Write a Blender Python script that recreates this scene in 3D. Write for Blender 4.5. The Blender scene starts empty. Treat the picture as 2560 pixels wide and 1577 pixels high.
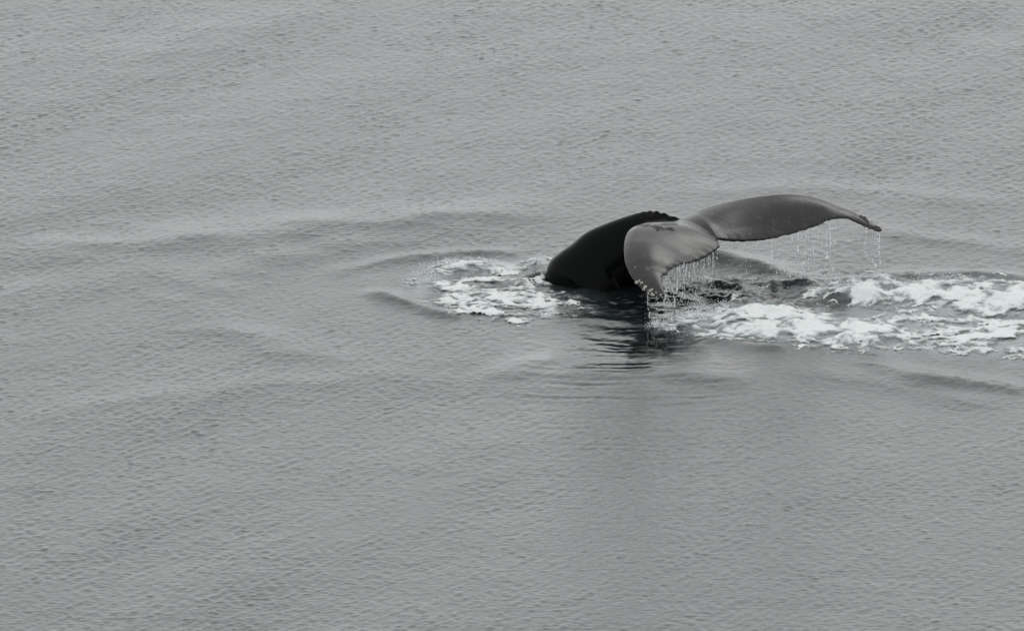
import bpy, math, random
import numpy as np
from mathutils import Vector

random.seed(7)
rng = np.random.default_rng(11)
S = bpy.context.scene
COL = S.collection

# ------------------------------------------------------------------ camera
PITCH = math.radians(14.5)
DIST = 140.0
PPM = 220.0                      # photograph pixels per metre at the aim point
CAM = np.array([0.0, -DIST * math.cos(PITCH), DIST * math.sin(PITCH)])
cam_data = bpy.data.cameras.new("camera")
cam = bpy.data.objects.new("camera", cam_data)
COL.objects.link(cam)
cam.location = CAM
cam.rotation_euler = (math.pi / 2 - PITCH, 0, 0)
cam_data.sensor_width = 36.0
cam_data.lens = 36.0 * DIST / (2560.0 / PPM)
cam_data.clip_start = 1.0
cam_data.clip_end = 20000.0
S.camera = cam

# ------------------------------------------------------------------ overcast daylight
SUN_EL, SUN_AZ = math.radians(52), math.radians(35)      # azimuth clockwise from +y (behind the whale, to the right)
world = bpy.data.worlds.new("World")
S.world = world
world.use_nodes = True
nt = world.node_tree
nt.nodes.clear()
out = nt.nodes.new("ShaderNodeOutputWorld")
bg = nt.nodes.new("ShaderNodeBackground")
sky = nt.nodes.new("ShaderNodeTexSky")
sky.sky_type = 'NISHITA'
sky.sun_disc = False
sky.sun_elevation = SUN_EL
sky.sun_rotation = SUN_AZ
sky.air_density = 1.0
sky.dust_density = 4.0
sky.ozone_density = 1.0
hsv = nt.nodes.new("ShaderNodeHueSaturation")
hsv.inputs['Saturation'].default_value = 0.06            # the cloud sheet greys the sky
cloud = nt.nodes.new("ShaderNodeMix")
cloud.data_type = 'RGBA'
cloud.inputs[0].default_value = 0.80
cloud.inputs[7].default_value = (11.2, 11.35, 11.5, 1)        # even cloud sheet
nt.links.new(sky.outputs[0], hsv.inputs['Color'])
nt.links.new(hsv.outputs[0], cloud.inputs[6])
nt.links.new(cloud.outputs[2], bg.inputs['Color'])
bg.inputs['Strength'].default_value = 0.139
nt.links.new(bg.outputs[0], out.inputs['Surface'])

sun_data = bpy.data.lights.new("sun", 'SUN')
sun_data.energy = 0.6
sun_data.angle = math.radians(25)
sun_data.color = (1.0, 0.97, 0.93)
sun = bpy.data.objects.new("sun", sun_data)
COL.objects.link(sun)
sd = Vector((math.sin(SUN_AZ) * math.cos(SUN_EL), math.cos(SUN_AZ) * math.cos(SUN_EL), math.sin(SUN_EL)))
sun.rotation_euler = sd.to_track_quat('Z', 'Y').to_euler()
sun.location = sd * 60

S.view_settings.view_transform = 'Standard'
S.view_settings.look = 'None'
S.view_settings.exposure = 0.0
S.view_settings.gamma = 1.0
S.view_settings.use_curve_mapping = False
S.render.engine = 'CYCLES'
S.cycles.max_bounces = 8


# ------------------------------------------------------------------ helpers
def tag(o, label=None, cat=None, kind=None, group=None):
    for k, v in (("label", label), ("category", cat), ("kind", kind), ("group", group)):
        if v:
            o[k] = v


def at(px, py, Y):
    """point of the place seen at photo pixel px, py that lies at depth y = Y"""
    r = np.array([(px - 1280) / PPM, 0.0, 0.0]) \
        + np.array([0, math.sin(PITCH), math.cos(PITCH)]) * (788.5 - py) / PPM \
        + np.array([0, math.cos(PITCH), -math.sin(PITCH)]) * DIST
    return CAM + r * ((Y - CAM[1]) / r[1])


def on_sea(px, py):
    """the same, on the mean sea level"""
    r = np.array([(px - 1280) / PPM, 0.0, 0.0]) \
        + np.array([0, math.sin(PITCH), math.cos(PITCH)]) * (788.5 - py) / PPM \
        + np.array([0, math.cos(PITCH), -math.sin(PITCH)]) * DIST
    p = CAM + r * (-CAM[2] / r[2])
    return p[0], p[1]


_perm = np.random.default_rng(3).permutation(512)
_ang = np.random.default_rng(4).random(512) * 2 * np.pi
_gx, _gy = np.cos(_ang), np.sin(_ang)


def perlin(x, y, seed=0):
    x = np.asarray(x, float) + seed * 17.31
    y = np.asarray(y, float) + seed * 9.77
    xi, yi = np.floor(x).astype(int), np.floor(y).astype(int)
    xf, yf = x - xi, y - yi
    u, v = xf * xf * xf * (xf * (xf * 6 - 15) + 10), yf * yf * yf * (yf * (yf * 6 - 15) + 10)

    def g(a, b, dx, dy):
        h = _perm[(_perm[a & 511] + b) & 511]
        return _gx[h] * dx + _gy[h] * dy
    a = g(xi, yi, xf, yf)
    b = g(xi + 1, yi, xf - 1, yf)
    c = g(xi, yi + 1, xf, yf - 1)
    d = g(xi + 1, yi + 1, xf - 1, yf - 1)
    return ((a + u * (b - a)) * (1 - v) + (c + u * (d - c)) * v) * 1.5


def fbm(x, y, octaves=4, seed=0, gain=0.5):
    s, a, f = 0, 1.0, 1.0
    for i in range(octaves):
        s = s + a * perlin(x * f, y * f, seed + i * 5)
        a *= gain
        f *= 2.03
    return s


def worley(x, y, seed=0):
    """distance to the nearest scattered point"""
    x = np.asarray(x, float) + seed * 13.1
    y = np.asarray(y, float) + seed * 7.7
    xi, yi = np.floor(x).astype(int), np.floor(y).astype(int)
    best = np.full(x.shape, 9.0)
    for i in (-1, 0, 1):
        for j in (-1, 0, 1):
            h = _perm[(_perm[(xi + i) & 511] + yi + j) & 511]
            ox = xi + i + (h % 61) / 61.0
            oy = yi + j + (h % 47) / 47.0
            best = np.minimum(best, (x - ox) ** 2 + (y - oy) ** 2)
    return np.sqrt(best)


def smooth(e0, e1, x):
    t = np.clip((x - e0) / (e1 - e0), 0, 1)
    return t * t * (3 - 2 * t)


def catmull(pts, n):
    """n points evenly spaced by arc length along a Catmull-Rom curve"""
    P = np.array(pts, float)
    P = np.vstack([2 * P[0] - P[1], P, 2 * P[-1] - P[-2]])
    seg = []
    for i in range(1, len(P) - 2):
        t = np.linspace(0, 1, 24, endpoint=False)[:, None]
        p0, p1, p2, p3 = P[i - 1], P[i], P[i + 1], P[i + 2]
        seg.append(0.5 * (2 * p1 + (p2 - p0) * t + (2 * p0 - 5 * p1 + 4 * p2 - p3) * t ** 2 + (3 * p1 - p0 - 3 * p2 + p3) * t ** 3))
    C = np.vstack(seg + [P[-2][None]])
    d = np.r_[0, np.cumsum(np.linalg.norm(np.diff(C, axis=0), axis=1))]
    s = np.linspace(0, d[-1], n)
    return np.stack([np.interp(s, d, C[:, k]) for k in range(C.shape[1])], 1)


def mesh_from(name, verts, faces, smooth_shade=True):
    """faces: (n, k) int array of equal sized polygons, or a list of such arrays"""
    me = bpy.data.meshes.new(name)
    fl = faces if isinstance(faces, list) else [faces]
    verts = np.ascontiguousarray(verts, np.float32)
    me.vertices.add(len(verts))
    me.vertices.foreach_set("co", verts.ravel())
    idx = np.concatenate([np.asarray(f).ravel() for f in fl]).astype(np.int32)
    size = np.concatenate([np.full(len(f), f.shape[1]) for f in fl]).astype(np.int32)
    start = np.r_[0, np.cumsum(size)[:-1]].astype(np.int32)
    me.loops.add(len(idx))
    me.loops.foreach_set("vertex_index", idx)
    me.polygons.add(len(size))
    me.polygons.foreach_set("loop_start", start)
    me.polygons.foreach_set("loop_total", size)
    me.update(calc_edges=True)
    me.validate()
    if smooth_shade:
        me.polygons.foreach_set("use_smooth", np.ones(len(me.polygons), bool))
    return me


def grid_faces(n, m):
    """quads of an n x m vertex grid (row major)"""
    a = (np.arange(n - 1)[:, None] * m + np.arange(m - 1)[None]).ravel()
    return np.stack([a, a + 1, a + m + 1, a + m], 1)


def float_attr(me, name, vals):
    at_ = me.attributes.new(name, 'FLOAT', 'POINT')
    at_.data.foreach_set("value", np.ascontiguousarray(vals, np.float32))


def link(name, me, mats, parent=None):
    o = bpy.data.objects.new(name, me)
    for m in mats if isinstance(mats, (list, tuple)) else [mats]:
        me.materials.append(m)
    COL.objects.link(o)
    if parent:
        o.parent = parent
    return o


class Nodes:
    def __init__(self, name):
        self.m = bpy.data.materials.new(name)
        self.m.use_nodes = True
        self.t = self.m.node_tree
        self.b = self.t.nodes["Principled BSDF"]

    def n(self, kind, **kw):
        x = self.t.nodes.new(kind)
        for k, v in kw.items():
            if k.startswith("i_"):
                x.inputs[k[2:].replace("_", " ")].default_value = v
            else:
                setattr(x, k, v)
        return x

    def l(self, a, b):
        self.t.links.new(a, b)

    def math(self, op, a, b=0.0):
        x = self.n("ShaderNodeMath", operation=op)
        for i, v in enumerate((a, b)):
            if isinstance(v, (int, float)):
                x.inputs[i].default_value = v
            else:
                self.l(v, x.inputs[i])
        return x.outputs[0]

    def mix(self, f, a, b):
        x = self.n("ShaderNodeMix", data_type='RGBA')
        for i, v in ((0, f), (6, a), (7, b)):
            if isinstance(v, (int, float, tuple)):
                x.inputs[i].default_value = v
            else:
                self.l(v, x.inputs[i])
        return x.outputs[2]

    def coords(self, scale=(1, 1, 1), rot=0.0):
        tc = self.n("ShaderNodeTexCoord")
        mp = self.n("ShaderNodeMapping")
        mp.inputs['Scale'].default_value = scale
        mp.inputs['Rotation'].default_value = (0, 0, rot)
        self.l(tc.outputs['Object'], mp.inputs['Vector'])
        return mp.outputs[0]

    def noise(self, vec, scale, detail=4, rough=0.5, dist=0.0):
        x = self.n("ShaderNodeTexNoise")
        x.inputs['Scale'].default_value = scale
        x.inputs['Detail'].default_value = detail
        x.inputs['Roughness'].default_value = rough
        x.inputs['Distortion'].default_value = dist
        self.l(vec, x.inputs['Vector'])
        return x.outputs[0]


# ------------------------------------------------------------------ materials
def water_material():
    k = Nodes("sea_water")
    aer = k.n("ShaderNodeAttribute", attribute_name="aeration").outputs['Fac']
    v0 = k.coords()
    cl = k.noise(v0, 5.0, 5, 0.6)
    aer2 = k.math('MULTIPLY', aer, k.math('ADD', k.math('MULTIPLY', cl, 1.1), 0.35))
    col = k.mix(aer2, (0.0045, 0.007, 0.0074, 1), (0.31, 0.37, 0.355, 1))
    k.l(col, k.b.inputs['Base Color'])
    k.b.inputs['IOR'].default_value = 1.333
    cm0 = k.n('ShaderNodeAttribute', attribute_name='calm').outputs['Fac']
    k.l(k.math('SUBTRACT', 0.07, k.math('MULTIPLY', cm0, 0.055)), k.b.inputs['Roughness'])
    # fine capillary ripples, two crossing trains
    a = k.noise(k.coords((2.6, 11.0, 1), math.radians(-42)), 2.6, 4, 0.6, 0.4)
    b = k.noise(k.coords((2.6, 11.0, 1), math.radians(48)), 2.6, 4, 0.6, 0.4)
    h = k.math('ADD', a, k.math('MULTIPLY', b, 0.8))
    bp = k.n("ShaderNodeBump")
    bp.inputs['Strength'].default_value = 1.0
    bp.inputs['Distance'].default_value = 0.0045
    cm = k.n('ShaderNodeAttribute', attribute_name='calm').outputs['Fac']
    k.l(k.math('MULTIPLY', h, k.math('SUBTRACT', 1.0, k.math('MULTIPLY', cm, 0.9))), bp.inputs['Height'])
    k.l(bp.outputs[0], k.b.inputs['Normal'])
    return k.m


def foam_material():
    k = Nodes("foam_white")
    th = k.n("ShaderNodeAttribute", attribute_name="froth_shade").outputs['Fac']
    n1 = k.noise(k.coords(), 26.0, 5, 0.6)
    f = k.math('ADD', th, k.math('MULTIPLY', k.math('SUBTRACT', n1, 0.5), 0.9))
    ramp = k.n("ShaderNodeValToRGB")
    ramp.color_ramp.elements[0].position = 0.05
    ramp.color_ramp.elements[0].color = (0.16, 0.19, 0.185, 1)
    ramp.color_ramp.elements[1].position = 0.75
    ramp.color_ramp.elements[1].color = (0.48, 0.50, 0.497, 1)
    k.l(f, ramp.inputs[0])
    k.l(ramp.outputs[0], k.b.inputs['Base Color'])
    n2 = k.noise(k.coords((1, 0.8, 1)), 55.0, 4, 0.65)
    a = k.math('ADD', th, k.math('MULTIPLY', k.math('SUBTRACT', n2, 0.5), 0.8))
    mr = k.n('ShaderNodeMapRange', interpolation_type='SMOOTHSTEP')
    mr.inputs['From Min'].default_value = 0.0
    mr.inputs['From Max'].default_value = 0.72
    k.l(a, mr.inputs['Value'])
    k.l(mr.outputs[0], k.b.inputs['Alpha'])
    k.b.inputs['Roughness'].default_value = 0.6
    k.b.inputs['IOR'].default_value = 1.2
    bp = k.n("ShaderNodeBump")
    bp.inputs['Strength'].default_value = 0.8
    bp.inputs['Distance'].default_value = 0.012
    k.l(k.noise(k.coords(), 60.0, 3, 0.7), bp.inputs['Height'])
    k.l(bp.outputs[0], k.b.inputs['Normal'])
    return k.m


def drop_material():
    k = Nodes("clear_drops")
    k.b.inputs['Base Color'].default_value = (0.92, 0.95, 0.95, 1)
    k.b.inputs['Roughness'].default_value = 0.04
    k.b.inputs['IOR'].default_value = 1.333
    k.b.inputs['Transmission Weight'].default_value = 0.55
    return k.m


def skin_material():
    k = Nodes("wet_whale_skin")
    grey = k.n("ShaderNodeAttribute", attribute_name="grey").outputs['Fac']
    rim = k.n("ShaderNodeAttribute", attribute_name="rim").outputs['Fac']
    blotch = k.noise(k.coords((1, 1, 1)), 7.0, 5, 0.6, 0.6)
    streak = k.noise(k.coords((1.0, 6.5, 2.0), math.radians(-42)), 2.4, 5, 0.6, 0.5)
    g = k.math('MULTIPLY', grey, k.math('ADD', k.math('MULTIPLY', k.math('ADD', blotch, streak), 0.75), 0.25))
    col = k.mix(g, (0.0018, 0.0022, 0.0024, 1), (0.015, 0.0149, 0.0147, 1))
    # a few small pale nicks and dark spots
    vor = k.n("ShaderNodeTexVoronoi")
    vor.inputs['Scale'].default_value = 5.5
    k.l(k.coords(), vor.inputs['Vector'])
    spot = k.math('LESS_THAN', vor.outputs['Distance'], 0.07)
    col = k.mix(k.math('MULTIPLY', k.math('MULTIPLY', spot, grey), 0.7), col, (0.008, 0.008, 0.008, 1))
    scr = k.noise(k.coords((1, 3.2, 1.5), math.radians(-20)), 3.2, 2, 0.5, 0.8)
    line = k.math('LESS_THAN', k.math('ABSOLUTE', k.math('SUBTRACT', scr, 0.53)), 0.006)
    line = k.math('MULTIPLY', line, k.math('GREATER_THAN', blotch, 0.54))
    col = k.mix(k.math('MULTIPLY', k.math('MULTIPLY', line, grey), 0.55), col, (0.09, 0.088, 0.085, 1))
    col = k.mix(rim, col, (0.005, 0.005, 0.005, 1))
    k.l(col, k.b.inputs['Base Color'])
    r = k.math('ADD', k.math('MULTIPLY', k.math('ADD', blotch, k.math('MULTIPLY', streak, 0.8)), 0.26), 0.02)
    k.l(r, k.b.inputs['Roughness'])
    k.b.inputs['IOR'].default_value = 1.33
    k.l(k.math('ADD', k.math('MULTIPLY', grey, 0.43), 0.08), k.b.inputs['Specular IOR Level'])
    bp = k.n("ShaderNodeBump")
    bp.inputs['Strength'].default_value = 0.5
    bp.inputs['Distance'].default_value = 0.004
    k.l(k.noise(k.coords(), 30.0, 4, 0.6), bp.inputs['Height'])
    k.l(bp.outputs[0], k.b.inputs['Normal'])
    return k.m


def plain(name, col, rough):
    k = Nodes(name)
    n1 = k.noise(k.coords(), 120.0, 3, 0.6)
    k.l(k.mix(n1, tuple(c * 0.6 for c in col) + (1,), tuple(min(1, c * 1.3) for c in col) + (1,)), k.b.inputs['Base Color'])
    k.b.inputs['Roughness'].default_value = rough
    return k.m


M_WATER, M_FOAM, M_DROP, M_SKIN = water_material(), foam_material(), drop_material(), skin_material()
M_SHELL = plain("barnacle_shell", (0.50, 0.48, 0.42), 0.6)
M_SHELL_DARK = plain("barnacle_shell_dark", (0.05, 0.035, 0.03), 0.6)
M_HOLE = plain("barnacle_hole", (0.012, 0.010, 0.010), 0.7)

# ------------------------------------------------------------------ the sea surface as a function
N_W = 230
_lam = np.exp(rng.uniform(math.log(0.065), math.log(2.6), N_W))
_sys = rng.random(N_W) < 0.58
_dir = np.where(_sys, math.radians(141), math.radians(37)) + rng.normal(0, math.radians(15), N_W)
_free = rng.random(N_W) < 0.30                        # a third of the wavelets run in other directions
_dir = np.where(_free, math.radians(90) + rng.normal(0, math.radians(38), N_W), _dir)
_lam[:8] = np.linspace(1.5, 4.2, 8)
_dir[:8] = math.radians(138) + rng.normal(0, math.radians(12), 8)
_kk = 2 * np.pi / _lam
_slope = (np.exp(-(np.log(_lam / 0.10) / 0.80) ** 2) + 0.07) * (0.5 + rng.random(N_W))
_slope *= 0.072 / math.sqrt(np.sum(_slope ** 2) / 2)
_slope[:8] = 0.0050
_amp = _slope / _kk
_ph = rng.random(N_W) * 2 * np.pi

# wave crests raised by the whale: photo pixels of the crest line, height, half width
CRESTS = [
    ([(-150, 668), (200, 622), (560, 588), (900, 556), (1250, 538), (1500, 528)], 0.042, 0.60),
    ([(1330, 584), (1180, 588), (960, 604), (720, 640), (560, 690), (500, 750), (540, 815), (680, 870), (880, 905), (1080, 922)], 0.024, 0.45),
    ([(820, 700), (866, 676), (960, 652), (1043, 640), (1150, 632), (1252, 629), (1340, 634)], 0.030, 0.17),
    ([(900, 722), (960, 738), (1020, 760), (1095, 784), (1180, 800)], 0.042, 0.16),
    ([(-120, 790), (60, 730), (300, 690), (520, 655)], 0.014, 0.5),
    ([(1360, 806), (1470, 798), (1600, 806)], 0.012, 0.14),
    ([(1180, 915), (1330, 928), (1500, 938), (1680, 942), (1830, 938), (1940, 930)], 0.050, 0.80),
    ([(1740, 842), (1800, 850), (1900, 868), (1990, 872)], 0.035, 0.18),
    ([(2080, 898), (2190, 918), (2330, 950), (2480, 962), (2600, 985)], 0.050, 0.26),
    ([(1900, 905), (2100, 940), (2300, 975), (2560, 1030)], 0.020, 0.35),
    ([(1700, 646), (1760, 648), (1800, 652), (1850, 659), (1900, 671), (1945, 684), (2010, 700), (2080, 705)], 0.125, 0.24),
    ([(1900, 716), (1960, 712), (2010, 714), (2060, 722)], 0.09, 0.16),
    ([(2090, 706), (2160, 702), (2230, 704)], 0.055, 0.15),
    ([(2150, 690), (2330, 688), (2480, 692), (2620, 702)], 0.045, 0.20),
    ([(1700, 712), (1780, 716), (1880, 722)], 0.045, 0.14),
    ([(2040, 735), (2120, 744), (2230, 756)], 0.08, 0.16),
    ([(1330, 700), (1360, 690), (1385, 700)], 0.060, 0.15),
    ([(2140, 560), (2300, 590), (2480, 620), (2620, 640)], 0.018, 0.30),
    ([(1640, 500), (1900, 470), (2200, 480), (2600, 520)], 0.016, 0.40),
    ([(-100, 1060), (300, 1005), (700, 960), (1100, 930)], 0.012, 0.5),
]
CRESTS = [(np.array([on_sea(*p) for p in pts]), a, w) for pts, a, w in CRESTS]

# foam patches: outline in photo pixels, coverage, feather (m), lace 0..1, heap (m)
PATCHES = [
    ([(2050, 732), (2097, 708), (2187, 706), (2343, 702), (2480, 705), (2640, 712), (2640, 790), (2460, 790), (2300, 768), (2190, 757), (2110, 742)], 0.84, 0.46, 0.44, 0.055),
    ([(1735, 815), (1768, 788), (1830, 768), (1900, 763), (1960, 765), (2030, 785), (2110, 795), (2187, 804), (2265, 816), (2270, 850), (2187, 868), (2030, 856), (1874, 842), (1760, 832)], 0.86, 0.38, 0.46, 0.055),
    ([(1625, 815), (1690, 800), (1760, 800), (1790, 820), (1740, 838), (1650, 824)], 0.60, 0.18, 0.6, 0.014),
    ([(2160, 760), (2330, 770), (2560, 795), (2640, 800), (2640, 905), (2450, 892), (2300, 880), (2180, 872), (2250, 830), (2120, 792)], 0.44, 0.50, 0.85, 0.02),
    ([(1095, 665), (1120, 655), (1186, 652), (1250, 655), (1310, 668), (1300, 680), (1240, 680), (1130, 676)], 0.78, 0.28, 0.5, 0.06),
    ([(1290, 655), (1330, 645), (1372, 646), (1368, 668), (1330, 672)], 0.60, 0.2, 0.5, 0.05),
    ([(1093, 730), (1180, 722), (1240, 700), (1300, 690), (1370, 720), (1400, 755), (1330, 775), (1290, 800), (1180, 800), (1110, 770)], 0.52, 0.40, 0.9, 0.012),
    ([(1020, 720), (1050, 690), (1100, 690), (1180, 700), (1260, 705), (1290, 690), (1370, 712), (1460, 748), (1420, 790), (1280, 815), (1120, 790), (1060, 750)], 0.40, 0.3, 1.0, 0.004),
    ([(1190, 752), (1240, 735), (1300, 740), (1300, 770), (1230, 782)], 0.64, 0.26, 0.6, 0.02),
    ([(1030, 712), (1060, 685), (1100, 665), (1120, 680), (1090, 700), (1110, 720), (1060, 725)], 0.54, 0.28, 0.85, 0.02),
    ([(1362, 768), (1390, 763), (1400, 785), (1375, 785)], 0.70, 0.12, 0.5, 0.012),
    ([(1430, 772), (1470, 768), (1545, 782), (1550, 792), (1470, 784)], 0.60, 0.15, 0.6, 0.012),
    ([(1640, 716), (1800, 712), (1960, 716), (2060, 735), (1900, 724), (1760, 728)], 0.34, 0.3, 0.9, 0.008),
    ([(1660, 690), (1800, 690), (1960, 700), (2000, 708), (1820, 706), (1680, 706)], 0.36, 0.3, 0.9, 0.008),
    ([(1340, 690), (1372, 704), (1430, 730), (1500, 742), (1500, 748), (1410, 744), (1350, 722), (1320, 700)], 0.36, 0.16, 0.9, 0.006),
    ([(1180, 690), (1240, 684), (1300, 690), (1330, 710), (1240, 716), (1150, 712), (1100, 705)], 0.42, 0.25, 0.95, 0.004),
]
PATCHES = [(np.array([on_sea(*p) for p in pts]), c, f, l, h) for pts, c, f, l, h in PATCHES]


def near_polyline(X, Y, P):
    """distance to a polyline and the position 0..1 along it"""
    best = np.full(X.shape, 1e9)
    along = np.zeros(X.shape)
    L = np.r_[0, np.cumsum(np.linalg.norm(np.diff(P, axis=0), axis=1))]
    for i in range(len(P) - 1):
        a, b = P[i], P[i + 1]
        d = b - a
        t = np.clip(((X - a[0]) * d[0] + (Y - a[1]) * d[1]) / (d @ d), 0, 1)
        q = (X - a[0] - t * d[0]) ** 2 + (Y - a[1] - t * d[1]) ** 2
        m = q < best
        best = np.where(m, q, best)
        along = np.where(m, (L[i] + t * (L[i + 1] - L[i])) / L[-1], along)
    return np.sqrt(best), along


def inside(X, Y, P):
    """signed distance to a closed outline, positive inside"""
    d, _ = near_polyline(X, Y, np.vstack([P, P[:1]]))
    c = np.zeros(X.shape, bool)
    for i in range(len(P)):
        (x0, y0), (x1, y1) = P[i], P[(i + 1) % len(P)]
        if y0 == y1:
            continue
        c ^= ((y0 > Y) != (y1 > Y)) & (X < (x1 - x0) * (Y - y0) / (y1 - y0) + x0)
    return np.where(c, d, -d)


def boxed(P, pad, X, Y):
    return (X > P[:, 0].min() - pad) & (X < P[:, 0].max() + pad) & (Y > P[:, 1].min() - pad) & (Y < P[:, 1].max() + pad)


def sea(X, Y):
    """displacement (dx, dy, z) of the sea at flat arrays X, Y, and the aeration there"""
    shp = X.shape
    X, Y = X.ravel(), Y.ravel()
    # gusts and slicks: ripples are stronger in some places
    gust = 1.0 + 0.45 * perlin(X * 0.25, Y * 0.16, 1) + 0.25 * perlin(X * 0.8, Y * 0.5, 2) + 0.45 * perlin(X * 1.9, Y * 1.5, 17)
    slick = np.exp(-(((X - 2.4) / 2.6) ** 2 + ((Y + 3.2) / 2.6) ** 2))
    calm = np.exp(-(((X - 1.40) / 1.5) ** 2 + ((Y + 1.35) / 1.6) ** 2))
    gust = np.clip(gust, 0.3, 1.9) * (1 - 0.40 * slick) * (1 - 0.45 * np.exp(-(((X + 2.0) / 1.9) ** 2 + ((Y - 1.3) / 1.5) ** 2))) * (1 - 0.88 * calm)
    fade = smooth(-9.6, -7.8, X) * smooth(9.6, 7.8, X) * smooth(-17, -14.5, Y) * smooth(23, 20, Y)
    dx, dy, dz = np.zeros_like(X), np.zeros_like(X), np.zeros_like(X)
    for a, kk, th, ph in zip(_amp, _kk, _dir, _ph):
        c, s = math.cos(th), math.sin(th)
        p = kk * (c * X + s * Y) + ph
        dz += a * np.sin(p)
        q = 0.95 * a * np.cos(p)
        dx += c * q
        dy += s * q
    g = gust * fade
    dx, dy, dz = dx * g, dy * g, dz * g
    wob = 0.10 * fbm(X * 0.9, Y * 0.9, 3, 3)
    for P, a, w in CRESTS:
        m = boxed(P, 3.2 * w + 0.3, X, Y)
        d, t = near_polyline(X[m], Y[m], P)
        d = d + wob[m] * min(1.0, w / 0.3) * 0.7
        e = smooth(0, 0.22, t) * smooth(1, 0.78, t) if a < 0.1 else np.clip(1 - t, 0, 1) ** 0.8
        e = e * (1 + 0.5 * perlin(X[m] * 1.4, Y[m] * 1.4, 6))
        dz[m] += a * e * (1.25 * np.exp(-np.abs(np.sqrt((d / w) ** 2 + 0.02) - 0.14) ** 1.5) - 0.25 * np.exp(-(d / (2.2 * w)) ** 2))
    rr = np.hypot(X - 1.35, Y - 0.75) + 0.07 * fbm(X * 1.3, Y * 1.3, 2, 14)
    ring = (0.24 + 1.9 * smooth(2.5, 3.5, rr)) * smooth(0.5, 1.2, rr) * np.exp(-rr / 3.2) * smooth(1.2, -0.2, Y) * smooth(1.5, 0.6, np.abs(X - 1.3))
    dz += fade * ring * (0.0032 * np.sin(rr * 2 * np.pi / 0.27) + 0.0022 * np.sin(rr * 2 * np.pi / 0.19 + 1.5 * perlin(X * 1.1, Y * 1.1, 15))) * (1 + 1.6 * perlin(X * 2.2, Y * 2.2, 16))
    dz += fade * calm * 0.0042 * fbm(X * 2.6, Y * 2.6, 3, 19, 0.5)
    # sparse steep wavelets that stand out as dark flecks
    gate = np.clip(0.75 + 0.9 * perlin(X * 0.7, Y * 0.45, 25), 0, 1.4) * (1 - 0.5 * slick) * fade
    for q, (an, se) in enumerate(((28, 61), (-30, 71), (4, 81))):
        c_, s_ = math.cos(math.radians(an)), math.sin(math.radians(an))
        U, V = X * c_ + Y * s_, Y * c_ - X * s_
        nn_ = perlin(U * 6.5, V * 15.0, se)
        dz += gate * 0.019 * np.clip(nn_ - 0.52, 0, 0.3) * (1.0 - 0.6 * calm)
    # churned water close to the whale
    churn = np.exp(-(((X - 0.2) / 1.2) ** 2 + ((Y - 1.2) / 1.1) ** 2)) + 1.2 * np.exp(-(((X - 3.9) / 2.2) ** 2 + ((Y - 0.9) / 1.1) ** 2))
    churn = churn + 2.3 * np.exp(-(((X - 2.35) / 0.9) ** 2 + ((Y - 0.95) / 0.55) ** 2))
    dz += churn * (0.020 * fbm(X * 2.6, Y * 2.6, 4, 8) + 0.006 * fbm(X * 11, Y * 11, 2, 9)) * fade
    aer = np.zeros_like(X)
    for P, c, f, l, h in PATCHES:
        m = boxed(P, 0.9, X, Y)
        sdist = inside(X[m], Y[m], P)
        dz[m] += h * smooth(-0.05, 0.38, sdist) * (0.65 + 0.6 * fbm(X[m] * 2.2, Y[m] * 2.2, 3, 4))
        aer[m] = np.maximum(aer[m], (0.25 + 0.55 * c * (1 - 0.6 * l)) * (1.0 if h > 0.015 else 0.12) * smooth(-0.30, 0.25, sdist + 0.12 * fbm(X[m] * 3, Y[m] * 3, 2, 12)))
    return [v.reshape(shp) for v in (dx, dy, dz, aer, calm)]


def spaced(lo, hi, step, far):
    """fine steps between lo and hi, then growing steps out to +-far"""
    core = np.arange(lo, hi + step / 2, step)
    outl, outr, s, p = [], [], step, core[-1]
    while p < far:
        s *= 1.28
        p += s
        outr.append(p)
    s, p = step, core[0]
    while p > -far:
        s *= 1.28
        p -= s
        outl.append(p)
    return np.r_[outl[::-1], core, outr]


gx = spaced(-7.6, 7.6, 0.021, 6000)
gy = spaced(-14.2, 19.4, 0.031, 6000)
GX, GY = np.meshgrid(gx, gy)
dx, dy, dz, aer, calm = sea(GX, GY)
me = mesh_from("water", np.stack([GX + dx, GY + dy, dz], -1).reshape(-1, 3), grid_faces(*GX.shape))
float_attr(me, "aeration", aer.ravel())
float_attr(me, "calm", calm.ravel())
water = link("water", me, M_WATER)
tag(water, "grey rippled sea under an overcast sky", None, "structure")

# ------------------------------------------------------------------ the whale
whale = bpy.data.objects.new("whale", None)
COL.objects.link(whale)
whale.location = (1.0, 1.6, 0.0)
tag(whale, "black humpback whale diving with its broad grey tail flukes raised and dripping", "whale")

NEAR_LEAD = [(1637, 572, 1.58), (1610, 569, 1.42), (1582, 572, 1.22), (1567, 583, 1.03), (1560, 605, .80), (1558.5, 628, .60), (1561, 655, .41),
             (1571, 682, .23), (1584, 703, .09), (1606, 727, -.06), (1636, 741, -.16), (1660, 742, -.22)]
NEAR_TRAIL = [(1796, 603, 1.12), (1801, 617, 1.00), (1788, 629, .90), (1764, 644, .77), (1737, 656, .62), (1710, 661, .47), (1687, 670, .32),
              (1674, 680, .23), (1671, 688, .17), (1661, 689, .14), (1658, 699, .06), (1659, 717, -.06), (1662, 740, -.22)]
FAR_LEAD = [(1718, 546, 1.88), (1764, 525, 1.90), (1822, 508, 1.95), (1880, 495, 1.99), (1938, 487, 2.02), (1977, 486, 2.04), (2016, 490, 2.05),
            (2055, 500, 2.04), (2093, 515, 2.01), (2132, 530, 1.96), (2167, 550, 1.90), (2194, 567, 1.84), (2203, 575, 1.82)]
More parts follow.
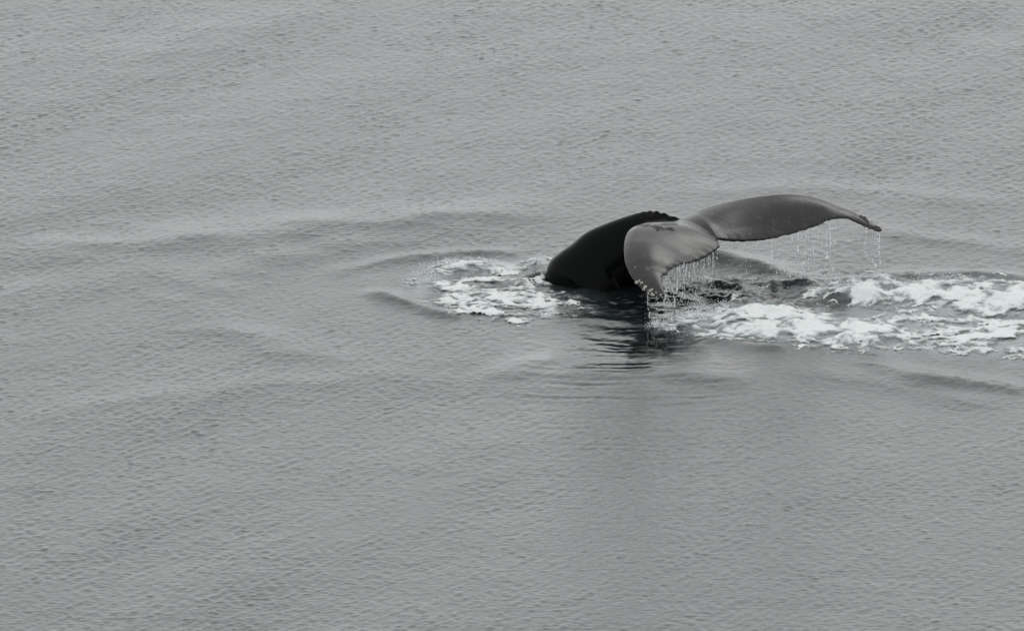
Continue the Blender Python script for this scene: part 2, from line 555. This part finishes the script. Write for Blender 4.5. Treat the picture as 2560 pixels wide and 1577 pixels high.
FAR_TRAIL = [(1796, 599, 1.12), (1812, 602, 1.17), (1849, 604, 1.24), (1900, 602, 1.35), (1950, 594, 1.46), (2004, 580, 1.57), (2035, 570, 1.63),
             (2074, 553, 1.70), (2116, 548, 1.76), (2151, 563, 1.78), (2186, 575, 1.78), (2203, 577, 1.80)]
NS, NC = 90, 34
C3 = lambda L: catmull([at(*p) for p in L], NS)
nl, ntr, fl, ftr = C3(NEAR_LEAD), C3(NEAR_TRAIL), C3(FAR_LEAD), C3(FAR_TRAIL)
mid_lead = catmull([nl[0], at(1682, 560, 1.74), fl[0]], 14)[1:-1]
mid_trail = catmull([ntr[0], at(1792, 602, 1.16), ftr[0]], 14)[1:-1]
lead = np.vstack([nl[::-1], mid_lead, fl])
trail = np.vstack([ntr[::-1], mid_trail, ftr])
NV = len(lead)
# ragged trailing edge
arc = np.r_[0, np.cumsum(np.linalg.norm(np.diff(trail, axis=0), axis=1))]
chord = np.linalg.norm(trail - lead, axis=1)
rag = 0.024 * np.abs(perlin(arc * 9, arc * 0, 21)) + 0.022 * np.abs(perlin(arc * 24, arc * 0, 22)) + 0.008 * np.abs(perlin(arc * 50, arc * 0, 23))
rag *= smooth(0.05, 0.25, chord)
trail0, rag_v = trail, (lead - trail) / chord[:, None].clip(0.01) * rag[:, None]
trail = trail0 + rag_v
u = np.linspace(0, 1, NC)
mid = lead[:, None] * (1 - u[None, :, None]) + trail0[:, None] * u[None, :, None] + rag_v[:, None] * smooth(0.86, 1.0, u)[None, :, None]
root = np.exp(-(((np.arange(NV) - NV / 2) / 55.0) ** 2))           # 1 at the tail stock, 0 at the tips
camber = np.minimum(0.11 * chord, 0.085)
mid[:, :, 2] += camber[:, None] * np.sin(np.pi * u)[None] ** 0.9
mid[:, :, 2] += 0.018 * smooth(70, 30, np.arange(NV))[:, None] * (np.sin(np.pi * np.clip(u, 0, 1)) ** 0.7)[None] * np.minimum(chord / 0.5, 1)[:, None]
tv, tu = np.gradient(mid, axis=0), np.gradient(mid, axis=1)
nrm = np.cross(tu, tv)
nrm /= np.linalg.norm(nrm, axis=2, keepdims=True).clip(1e-9)
nrm *= np.sign(nrm[:, :, 2:3] + 1e-9)
for _ in range(6):                                                 # even the normals out
    nrm[1:-1] = (nrm[:-2] + nrm[1:-1] * 2 + nrm[2:]) / 4
nrm /= np.linalg.norm(nrm, axis=2, keepdims=True).clip(1e-9)
tmax = np.clip(0.10 * chord, 0.022, 0.11) * (0.75 + 0.5 * root)
prof = np.sqrt(np.clip(u / 0.12, 0, 1)) * (1 - 0.72 * smooth(0.25, 1.0, u))
thick = tmax[:, None] * prof[None]
thick = np.maximum(thick, (0.022 + 0.018 * np.exp(-((np.arange(NV) - 112) / 26.0) ** 2))[:, None] * smooth(0.0, 0.10, u)[None])
top = mid + nrm * thick[:, :, None] * 0.5
bot = mid - nrm * thick[:, :, None] * 0.5
fv = np.vstack([top.reshape(-1, 3), bot.reshape(-1, 3)])
gf = grid_faces(NV, NC)
off = NV * NC
ring = np.r_[np.arange(NC), (np.arange(1, NV) * NC + NC - 1), (NV - 1) * NC + np.arange(NC - 2, -1, -1), np.arange(NV - 2, 0, -1) * NC]
rim_f = np.stack([ring, np.roll(ring, -1), np.roll(ring, -1) + off, ring + off], 1)
f_faces = np.vstack([gf, gf[:, ::-1] + off, rim_f[:, ::-1]])

# tail stock: sections fanned along the arched back: ridge point, depth, width
BACK = [((1742, 572, 1.36), .10, .46), ((1722, 561, 1.50), .16, .42), ((1700, 552, 1.60), .24, .36), ((1671, 541, 1.67), .33, .34), ((1640, 532, 1.71), .47, .42),
        ((1610, 532, 1.70), .62, .54), ((1571, 540, 1.68), .80, .67), ((1517, 559, 1.66), .92, .79), ((1466, 582, 1.64), 1.0, .90),
        ((1428, 613, 1.63), 1.04, .99), ((1400, 633, 1.62), 1.04, 1.03), ((1376, 656, 1.61), 1.10, 1.09), ((1366, 690, 1.60), 1.16, 1.14)]
ridge = [at(*b[0]) for b in BACK] + [np.array([.36, 1.60, -.35]), np.array([.36, 1.60, -1.0])]
depth = [b[1] for b in BACK] + [1.25, 1.4]
width = [b[2] for b in BACK] + [1.24, 1.4]
R = catmull([np.r_[r, d, w] for r, d, w in zip(ridge, depth, width)], 90)
rp, rd, rw = R[:, :3], R[:, 3], R[:, 4]
tan = np.gradient(rp, axis=0)
tan /= np.linalg.norm(tan, axis=1, keepdims=True)
side = np.cross(tan, [0, 0, 1.0])
bad = np.linalg.norm(side, axis=1) < 0.35
side /= np.linalg.norm(side, axis=1, keepdims=True).clip(1e-6)
good = side[~bad][-1]
side[bad] = good
for _ in range(12):
    side[1:-1] = (side[:-2] + side[1:-1] * 2 + side[2:]) / 4
side /= np.linalg.norm(side, axis=1, keepdims=True)
dors = np.cross(side, tan)
dors /= np.linalg.norm(dors, axis=1, keepdims=True)
knuckle = np.zeros(len(rp))
s_arc = np.r_[0, np.cumsum(np.linalg.norm(np.diff(rp, axis=0), axis=1))]
knuckle = 0.030 * np.abs(np.sin(s_arc * 30 + 1.2 * np.sin(s_arc * 9))) ** 0.8 * smooth(0.10, 0.22, s_arc) * smooth(0.95, 0.60, s_arc)
NA = 56
ang = np.linspace(0, 2 * np.pi, NA, endpoint=False)
ca, sa = np.cos(ang), np.sin(ang)
# pear section: sharp ridge above, widest below the middle
pinch = np.where(ca > 0, 1 - 0.30 * np.abs(ca) ** 1.5, 1.0)
bv = []
for i in range(len(rp)):
    k = 0.5 * rd[i]
    cen = rp[i] - dors[i] * k
    h = k * np.sign(ca) * np.abs(ca) ** 0.95 + knuckle[i] * np.exp(-(((ang + np.pi) % (2 * np.pi) - np.pi) / 0.22) ** 2)
    wd = 0.5 * rw[i] * sa * pinch
    bv.append(cen[None] + dors[i][None] * h[:, None] + side[i][None] * wd[:, None])
bv = np.array(bv)
nb = len(rp)
idx = np.arange(nb * NA).reshape(nb, NA)
bq = np.stack([idx[:-1], np.roll(idx, -1, 1)[:-1], np.roll(idx, -1, 1)[1:], idx[1:]], -1).reshape(-1, 4)
caps = [np.array([idx[0][::-1]]), np.array([idx[-1]])]
raw_v = np.vstack([fv, bv.reshape(-1, 3)])
o_ = len(fv)
raw = mesh_from("body", raw_v, [f_faces, bq + o_, caps[0] + o_, caps[1] + o_])
tmp = bpy.data.objects.new("body_draft", raw)
COL.objects.link(tmp)
md = tmp.modifiers.new("remesh", 'REMESH')
md.mode = 'VOXEL'
md.voxel_size = 0.0095
sm = tmp.modifiers.new("smooth", 'SMOOTH')
sm.factor = 0.5
sm.iterations = 5
dg = bpy.context.evaluated_depsgraph_get()
body_me = bpy.data.meshes.new_from_object(tmp.evaluated_get(dg))
body_me.name = "body"
bpy.data.objects.remove(tmp)
n = len(body_me.vertices)
co = np.empty(n * 3, np.float32)
body_me.vertices.foreach_get("co", co)
co = co.reshape(-1, 3)
# pigment: the flukes are greyer than the black tail stock, their rim is black
mflat = mid[::2, ::2].reshape(-1, 3).astype(np.float32)
grey = np.empty(n, np.float32)
dmin_b = np.empty(n, np.float32)
tflat = trail[::2].astype(np.float32)
rdist = np.empty(n, np.float32)
rflat = (rp - dors * 0.05)[9:].astype(np.float32)
for i in range(0, n, 4000):
    c = co[i:i + 4000]
    d2 = ((c[:, None] - mflat[None]) ** 2).sum(-1)
    grey[i:i + 4000] = np.sqrt(d2.min(1))
    rdist[i:i + 4000] = np.sqrt(((c[:, None] - tflat[None]) ** 2).sum(-1).min(1))
    dmin_b[i:i + 4000] = np.sqrt(((c[:, None] - rflat[None]) ** 2).sum(-1).min(1))
nz = perlin(co[:, 0] * 7, co[:, 1] * 7 + co[:, 2] * 5, 31) * 0.05
gv = smooth(0.12, 0.055, grey + nz * 0.4) * smooth(0.08, 0.15, dmin_b + nz * 2.2)
rimv = smooth(0.034, 0.018, rdist + nz * 0.1)
float_attr(body_me, "grey", gv)
float_attr(body_me, "rim", rimv)
co_local = co - np.array(whale.location, np.float32)
body_me.vertices.foreach_set("co", co_local.ravel())
body_me.polygons.foreach_set("use_smooth", np.ones(len(body_me.polygons), bool))
body_me.update()
body = link("body", body_me, M_SKIN, whale)


# barnacles: ringed cones on the two fluke tips
def barnacle_mesh(name, mats, k=10):
    v, f, mi = [], [], []
    rings = [(1.0, -0.25), (0.98, 0.1), (0.66, 0.62), (0.48, 0.60), (0.34, 0.25)]
    for j, (r, z) in enumerate(rings):
        for i in range(k):
            a = 2 * math.pi * i / k
            rr = r * (1 + (0.10 if i % 2 else -0.06) * (j < 3))
            v.append((rr * math.cos(a), rr * math.sin(a), z))
    for j in range(len(rings) - 1):
        for i in range(k):
            f.append((j * k + i, j * k + (i + 1) % k, (j + 1) * k + (i + 1) % k, (j + 1) * k + i))
            mi.append(1 if j >= 3 else 0)
    f.append(tuple((len(rings) - 1) * k + i for i in range(k)))
    mi.append(1)
    f.append(tuple(range(k - 1, -1, -1)))
    mi.append(0)
    m = bpy.data.meshes.new(name)
    m.from_pydata(v, [], f)
    for x in mats:
        m.materials.append(x)
    m.polygons.foreach_set("material_index", mi)
    m.update()
    return m


pale = barnacle_mesh("barnacle", (M_SHELL, M_HOLE))
dark = barnacle_mesh("barnacle_dark", (M_SHELL_DARK, M_HOLE))
wl = np.array(whale.location)


def surface(px, py):
    """where the sight line through a photo pixel meets the body"""
    t = at(px, py, 0.0)
    d = t - CAM
    d /= np.linalg.norm(d)
    o = CAM - wl
    ok, p, nn, _ = body.ray_cast(Vector(o), Vector(d))
    return (p, nn) if ok else (None, None)


# a ragged black patch of skin where the tail stock runs into the near fluke
bpy.context.view_layer.update()
patch_pts = [surface(*p)[0] for p in ((1600, 563), (1618, 564), (1634, 566), (1648, 570), (1662, 574), (1674, 573), (1660, 561), (1680, 560))]
patch_d = np.min([np.linalg.norm(co_local - np.array(p), axis=1) for p in patch_pts if p is not None], axis=0)
nz2 = fbm(co[:, 0] * 11, co[:, 1] * 11, 4, 33)
gv *= smooth(0.045, 0.075, patch_d + 0.045 * nz2)
body_me.attributes["grey"].data.foreach_set("value", np.ascontiguousarray(gv, np.float32))

# (photo pixel, radius m, pale)
BARN = [(1591, 706, .022, 1), (1604, 707, .018, 1), (1598, 702, .012, 1), (1613, 717, .020, 1), (1609, 723, .017, 1), (1611, 730, .021, 1), (1626, 726, .020, 1),
        (1631, 723, .012, 1), (1621, 736, .018, 1), (1630, 736, .018, 1), (1612, 737, .012, 1), (1640, 731, .010, 1), (1652, 737, .014, 1), (1634, 741, .012, 1),
        (1645, 739, .012, 0), (1625, 732, .012, 0), (1618, 727, .013, 0), (1600, 714, .014, 0), (1607, 719, .012, 0), (1657, 734, .012, 0), (1588, 700, .010, 0),
        (2152, 542, .018, 0), (2160, 546, .022, 0), (2166, 551, .015, 0), (2170, 556, .012, 0), (2190, 567, .016, 0), (2197, 571, .020, 0), (2200, 575, .018, 0),
        (2194, 575, .016, 0), (2187, 575, .013, 0), (2172, 570, .012, 0), (2160, 566, .012, 0), (1588, 668, .007, 1)]
bpy.context.view_layer.update()
for px, py, r, p in BARN:
    hit = None
    for sx, sy in ((0, 0), (2, 0), (4, 0), (0, -3), (0, 3), (-4, 0), (4, -5), (-4, 5), (6, -8), (-6, 8), (-8, 3), (-12, 2), (8, -12), (0, 8)):
        q, nn = surface(px + sx, py + sy)
        if q is not None and np.linalg.norm(np.array(q) + wl - CAM) < DIST + 3.5:
            hit = (q, nn)
            break
    if not hit:
        continue
    b = bpy.data.objects.new("barnacle", pale if p else dark)
    COL.objects.link(b)
    b.parent = whale
    b.location = hit[0]
    b.rotation_euler = (hit[1] + Vector((random.uniform(-.2, .2), random.uniform(-.35, 0), random.uniform(-.1, .3)))).to_track_quat('Z', 'Y').to_euler()
    r *= 1.0 if p else 1.3
    b.scale = (r, r * random.uniform(.8, 1.1), r * random.uniform(.8, 1.2))

# ------------------------------------------------------------------ foam: heaped, holed sheets lying on the sea
def build_foam(name, label, which, step, x0, x1, y0, y1):
    X, Y = np.meshgrid(np.arange(x0, x1, step), np.arange(y0, y1, step * 1.5))
    dx, dy, dz, _, _ = sea(X, Y)
    wx, wy = X + 0.08 * fbm(X * 3, Y * 3, 3, 41), Y + 0.08 * fbm(X * 3, Y * 3, 3, 42)
    big = fbm(wx * 1.7, wy * 2.1, 5, 43, 0.55)
    lace = 1 - 2.4 * np.abs(fbm(wx * 2.8, wy * 3.5, 4, 44, 0.55))
    fine = fbm(X * 14, Y * 12, 3, 45)
    val = np.full(X.shape, -9.0)
    solid = np.zeros(X.shape)
    for i in which:
        P, c, f, l, h = PATCHES[i]
        m = boxed(P, 0.6, X, Y)
        s_ = inside(X[m], Y[m], P) / f
        nz_ = (1 - l) * (0.95 * big[m] + 0.25 * lace[m] - 0.08) + l * (0.75 * lace[m] - 0.05) + 0.16 * fine[m]
        v_ = np.clip(s_, -2.5, 1.0) * 0.85 + (c - 0.72) * 1.6 + nz_
        val[m] = np.maximum(val[m], v_)
        solid[m] = np.maximum(solid[m], (1 - l) * smooth(-0.3, 0.9, s_))
    t = np.clip(val, -0.2, 1.2) + 0.20
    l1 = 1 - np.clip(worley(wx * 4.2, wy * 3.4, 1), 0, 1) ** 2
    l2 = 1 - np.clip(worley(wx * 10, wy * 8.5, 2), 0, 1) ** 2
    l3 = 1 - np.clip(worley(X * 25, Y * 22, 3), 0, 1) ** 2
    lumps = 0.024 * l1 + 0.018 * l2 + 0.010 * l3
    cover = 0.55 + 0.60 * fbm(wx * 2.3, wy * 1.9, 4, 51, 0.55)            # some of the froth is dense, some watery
    th = smooth(0.0, 0.85, t) * (0.006 + lumps * (0.22 + 0.75 * solid) * np.clip(0.5 + cover, 0.4, 1.4)) - 0.002
    keep = val > -0.20
    fc = grid_faces(*X.shape)
    fc = fc[keep.ravel()[fc].all(1)]
    used = np.unique(fc)
    remap = np.full(X.size, -1)
    remap[used] = np.arange(len(used))
    V = np.stack([X + dx, Y + dy, dz + th + 0.003], -1).reshape(-1, 3)[used]
    me = mesh_from(name, V, remap[fc])
    float_attr(me, "froth_shade", np.clip(-0.19 + 0.42 * t + 0.60 * l2 * l1 + 0.85 * (cover - 0.55) + 0.10 * solid, 0, 1.2).ravel()[used])  # foam density, with shade painted into the crevices between the lumps
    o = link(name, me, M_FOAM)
    tag(o, label, "foam", "stuff")
    return o


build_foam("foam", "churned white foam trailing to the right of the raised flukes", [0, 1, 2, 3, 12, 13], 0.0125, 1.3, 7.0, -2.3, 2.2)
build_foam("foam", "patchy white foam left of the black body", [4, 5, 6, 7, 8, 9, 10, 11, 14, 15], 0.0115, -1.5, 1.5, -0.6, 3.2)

# ------------------------------------------------------------------ water falling from the flukes, and spray
ICO_V = []
_g = (1 + 5 ** 0.5) / 2
for a in (-1, 1):
    for b in (-_g, _g):
        ICO_V += [(0, a, b), (a, b, 0), (b, 0, a)]
ICO_V = np.array(ICO_V) / math.hypot(1, _g)
ICO_F = []
for i in range(12):
    for j in range(i + 1, 12):
        for k in range(j + 1, 12):
            d = [np.linalg.norm(ICO_V[a] - ICO_V[b]) for a, b in ((i, j), (j, k), (i, k))]
            if max(d) < 1.2:
                nn = np.cross(ICO_V[j] - ICO_V[i], ICO_V[k] - ICO_V[i])
                ICO_F.append((i, j, k) if nn @ ICO_V[i] > 0 else (i, k, j))
ICO_F = np.array(ICO_F)


def drops(name, label, pts, rad, stretch, cat):
    pts, rad, stretch = np.array(pts), np.array(rad), np.array(stretch)
    V = ICO_V[None] * rad[:, None, None]
    V[:, :, 2] *= stretch[:, None]
    V = (V + pts[:, None]).reshape(-1, 3)
    F = (ICO_F[None] + 12 * np.arange(len(pts))[:, None, None]).reshape(-1, 3)
    o = link(name, mesh_from(name, V, F), M_DROP)
    tag(o, label, cat, "stuff")
    return o


pts, rad, st = [], [], []


def edge_at(px):
    """trailing edge point whose photo column is px (near fluke below 1797, far fluke above)"""
    dist = (trail[:, 1] - CAM[1])
    cols = 1280 + trail[:, 0] / (dist * math.cos(PITCH) + (CAM[2] - trail[:, 2]) * math.sin(PITCH)) * DIST * PPM
    i = int(np.argmin(np.abs(cols - px)))
    return trail[i]


def stream(p, zend, strength, drift=0.0, r0=0.0045):
    """a broken thread of water falling from p down to height zend"""
    L = p[2] - zend
    if L <= 0:
        return
    z, ph = 0.0, random.random() * 6
    whole = random.uniform(0.1, 0.45) * strength          # share of the fall that is still an unbroken thread
    while z < L:
        fr = z / L
        wob = 0.003 + 0.014 * fr
        x = p[0] + drift * fr + wob * math.sin(ph + z * 17) * 0.7
        y = p[1] + random.gauss(0, 0.010)
        if fr < whole:
            r = r0 * random.uniform(0.45, 0.75)
            pts.append((x, y, p[2] - z))
            rad.append(r)
            st.append(random.uniform(5, 9))
            z += r * 5
        elif random.random() < strength * (1 - 0.45 * fr) + 0.08:
            r = r0 * min(1.7, random.lognormvariate(-0.45, 0.45)) * (1 - 0.2 * fr)
            s_ = random.choice((1.0, 1.6, 2.6, 5.0, 8.0))
            pts.append((x + random.gauss(0, wob * 0.5), y, p[2] - z))
            rad.append(r)
            st.append(s_)
            z += r * s_ * random.uniform(0.7, 2.2)
        else:
            z += random.uniform(0.01, 0.04)


tip = at(1640, 744, -0.18)
for px, s_, r_ in ((1619, .9, .0055), (1622, .4, .003), (1641, .8, .005), (1645, .5, .004), (1657, .4, .003)):
    stream(at(px, 743, -0.17), 0.0, s_, random.uniform(-.02, .04), r_)
for px, s_, r_ in ((1664, .5, .006), (1672, .4, .005), (1680, .5, .005), (1688, .7, .006), (1694, .9, .007), (1700, .5, .005), (1709, .8, .0065), (1716, .8, .006),
                   (1724, .4, .005), (1735, .4, .005), (1742, .35, .005), (1752, .35, .004), (1762, .5, .005), (1772, .45, .005), (1783, .5, .005), (1792, .3, .004),
                   (1830, .12, .004), (1860, .15, .004), (1893, .2, .005), (1931, .35, .006), (1950, .2, .005), (1968, .25, .005), (1980, .3, .005), (1994, .35, .005),
                   (2004, .5, .006), (2012, .6, .006), (2022, .4, .005), (2034, .4, .005), (2044, .4, .005), (2055, .35, .005), (2066, .75, .0065), (2075, .8, .0065),
                   (2088, .3, .005), (2166, .8, .006), (2196, .8, .006), (2192, .4, .005)):
    stream(edge_at(px) + np.array([0, 0, -0.02]), 0.02, s_, random.uniform(-.03, .02), r_ * random.uniform(1.0, 1.45))
for _ in range(55):
    px = random.choice((random.uniform(1663, 1795), random.uniform(1663, 1760), random.uniform(1940, 2095)))
    stream(edge_at(px) + np.array([0, 0, -0.02]), random.uniform(0.02, 0.3), random.uniform(.15, .6), random.uniform(-.04, .03), random.uniform(.0025, .0045))
# loose drops between the threads
for lo, hi, cnt in ((1662, 1795, 480), (1810, 1930, 60), (1930, 2095, 300), (2150, 2200, 40)):
    for _ in range(cnt):
        e = edge_at(random.uniform(lo, hi))
        fr = random.random() ** 0.75
        pts.append((e[0] + random.gauss(0, .02), e[1] + random.gauss(0, .05), (e[2] - .02) * (1 - fr) + .01))
        rad.append(random.uniform(.0016, .0042))
        st.append(random.choice((1, 1.5, 2.5, 4.0)))
drops("falling_water", "threads and drops of clear water falling from the fluke edges", pts, rad, st, "falling water")

pts, rad, st = [], [], []


def burst(px, py, z0, sx, sy, height, cnt, rmin=.0015, rmax=.005):
    x, y = on_sea(px, py)
    for _ in range(cnt):
        a = random.gauss(0, 1)
        pts.append((x + a * sx, y + random.gauss(0, sy), z0 + abs(random.gauss(0, 1)) * height * math.exp(-a * a * .35)))
        rad.append(random.uniform(rmin, rmax))
        st.append(random.choice((1, 1, 1.4)))


burst(1740, 800, .02, .13, .12, .085, 1300, .001, .004)
burst(1690, 812, .02, .13, .10, .05, 450, .001, .004)
burst(1640, 818, .01, .05, .06, .05, 250)
burst(1800, 790, .05, .10, .10, .06, 350)
burst(1120, 672, .05, .10, .10, .03, 160)
burst(1190, 668, .06, .22, .08, .035, 260)
burst(1075, 690, .03, .10, .15, .03, 140)
burst(1350, 665, .05, .08, .08, .035, 150)
for px in range(1960, 2200, 16):
    burst(px + random.uniform(-6, 6), 700 + random.uniform(-6, 8), .0, .05, .06, .018, 28, .001, .0035)
burst(2120, 722, .05, .25, .10, .04, 250)
burst(2340, 716, .06, .40, .10, .04, 260)
drops("spray", "fine spray of drops thrown up over the foam and splashes", pts, rad, st, "spray")
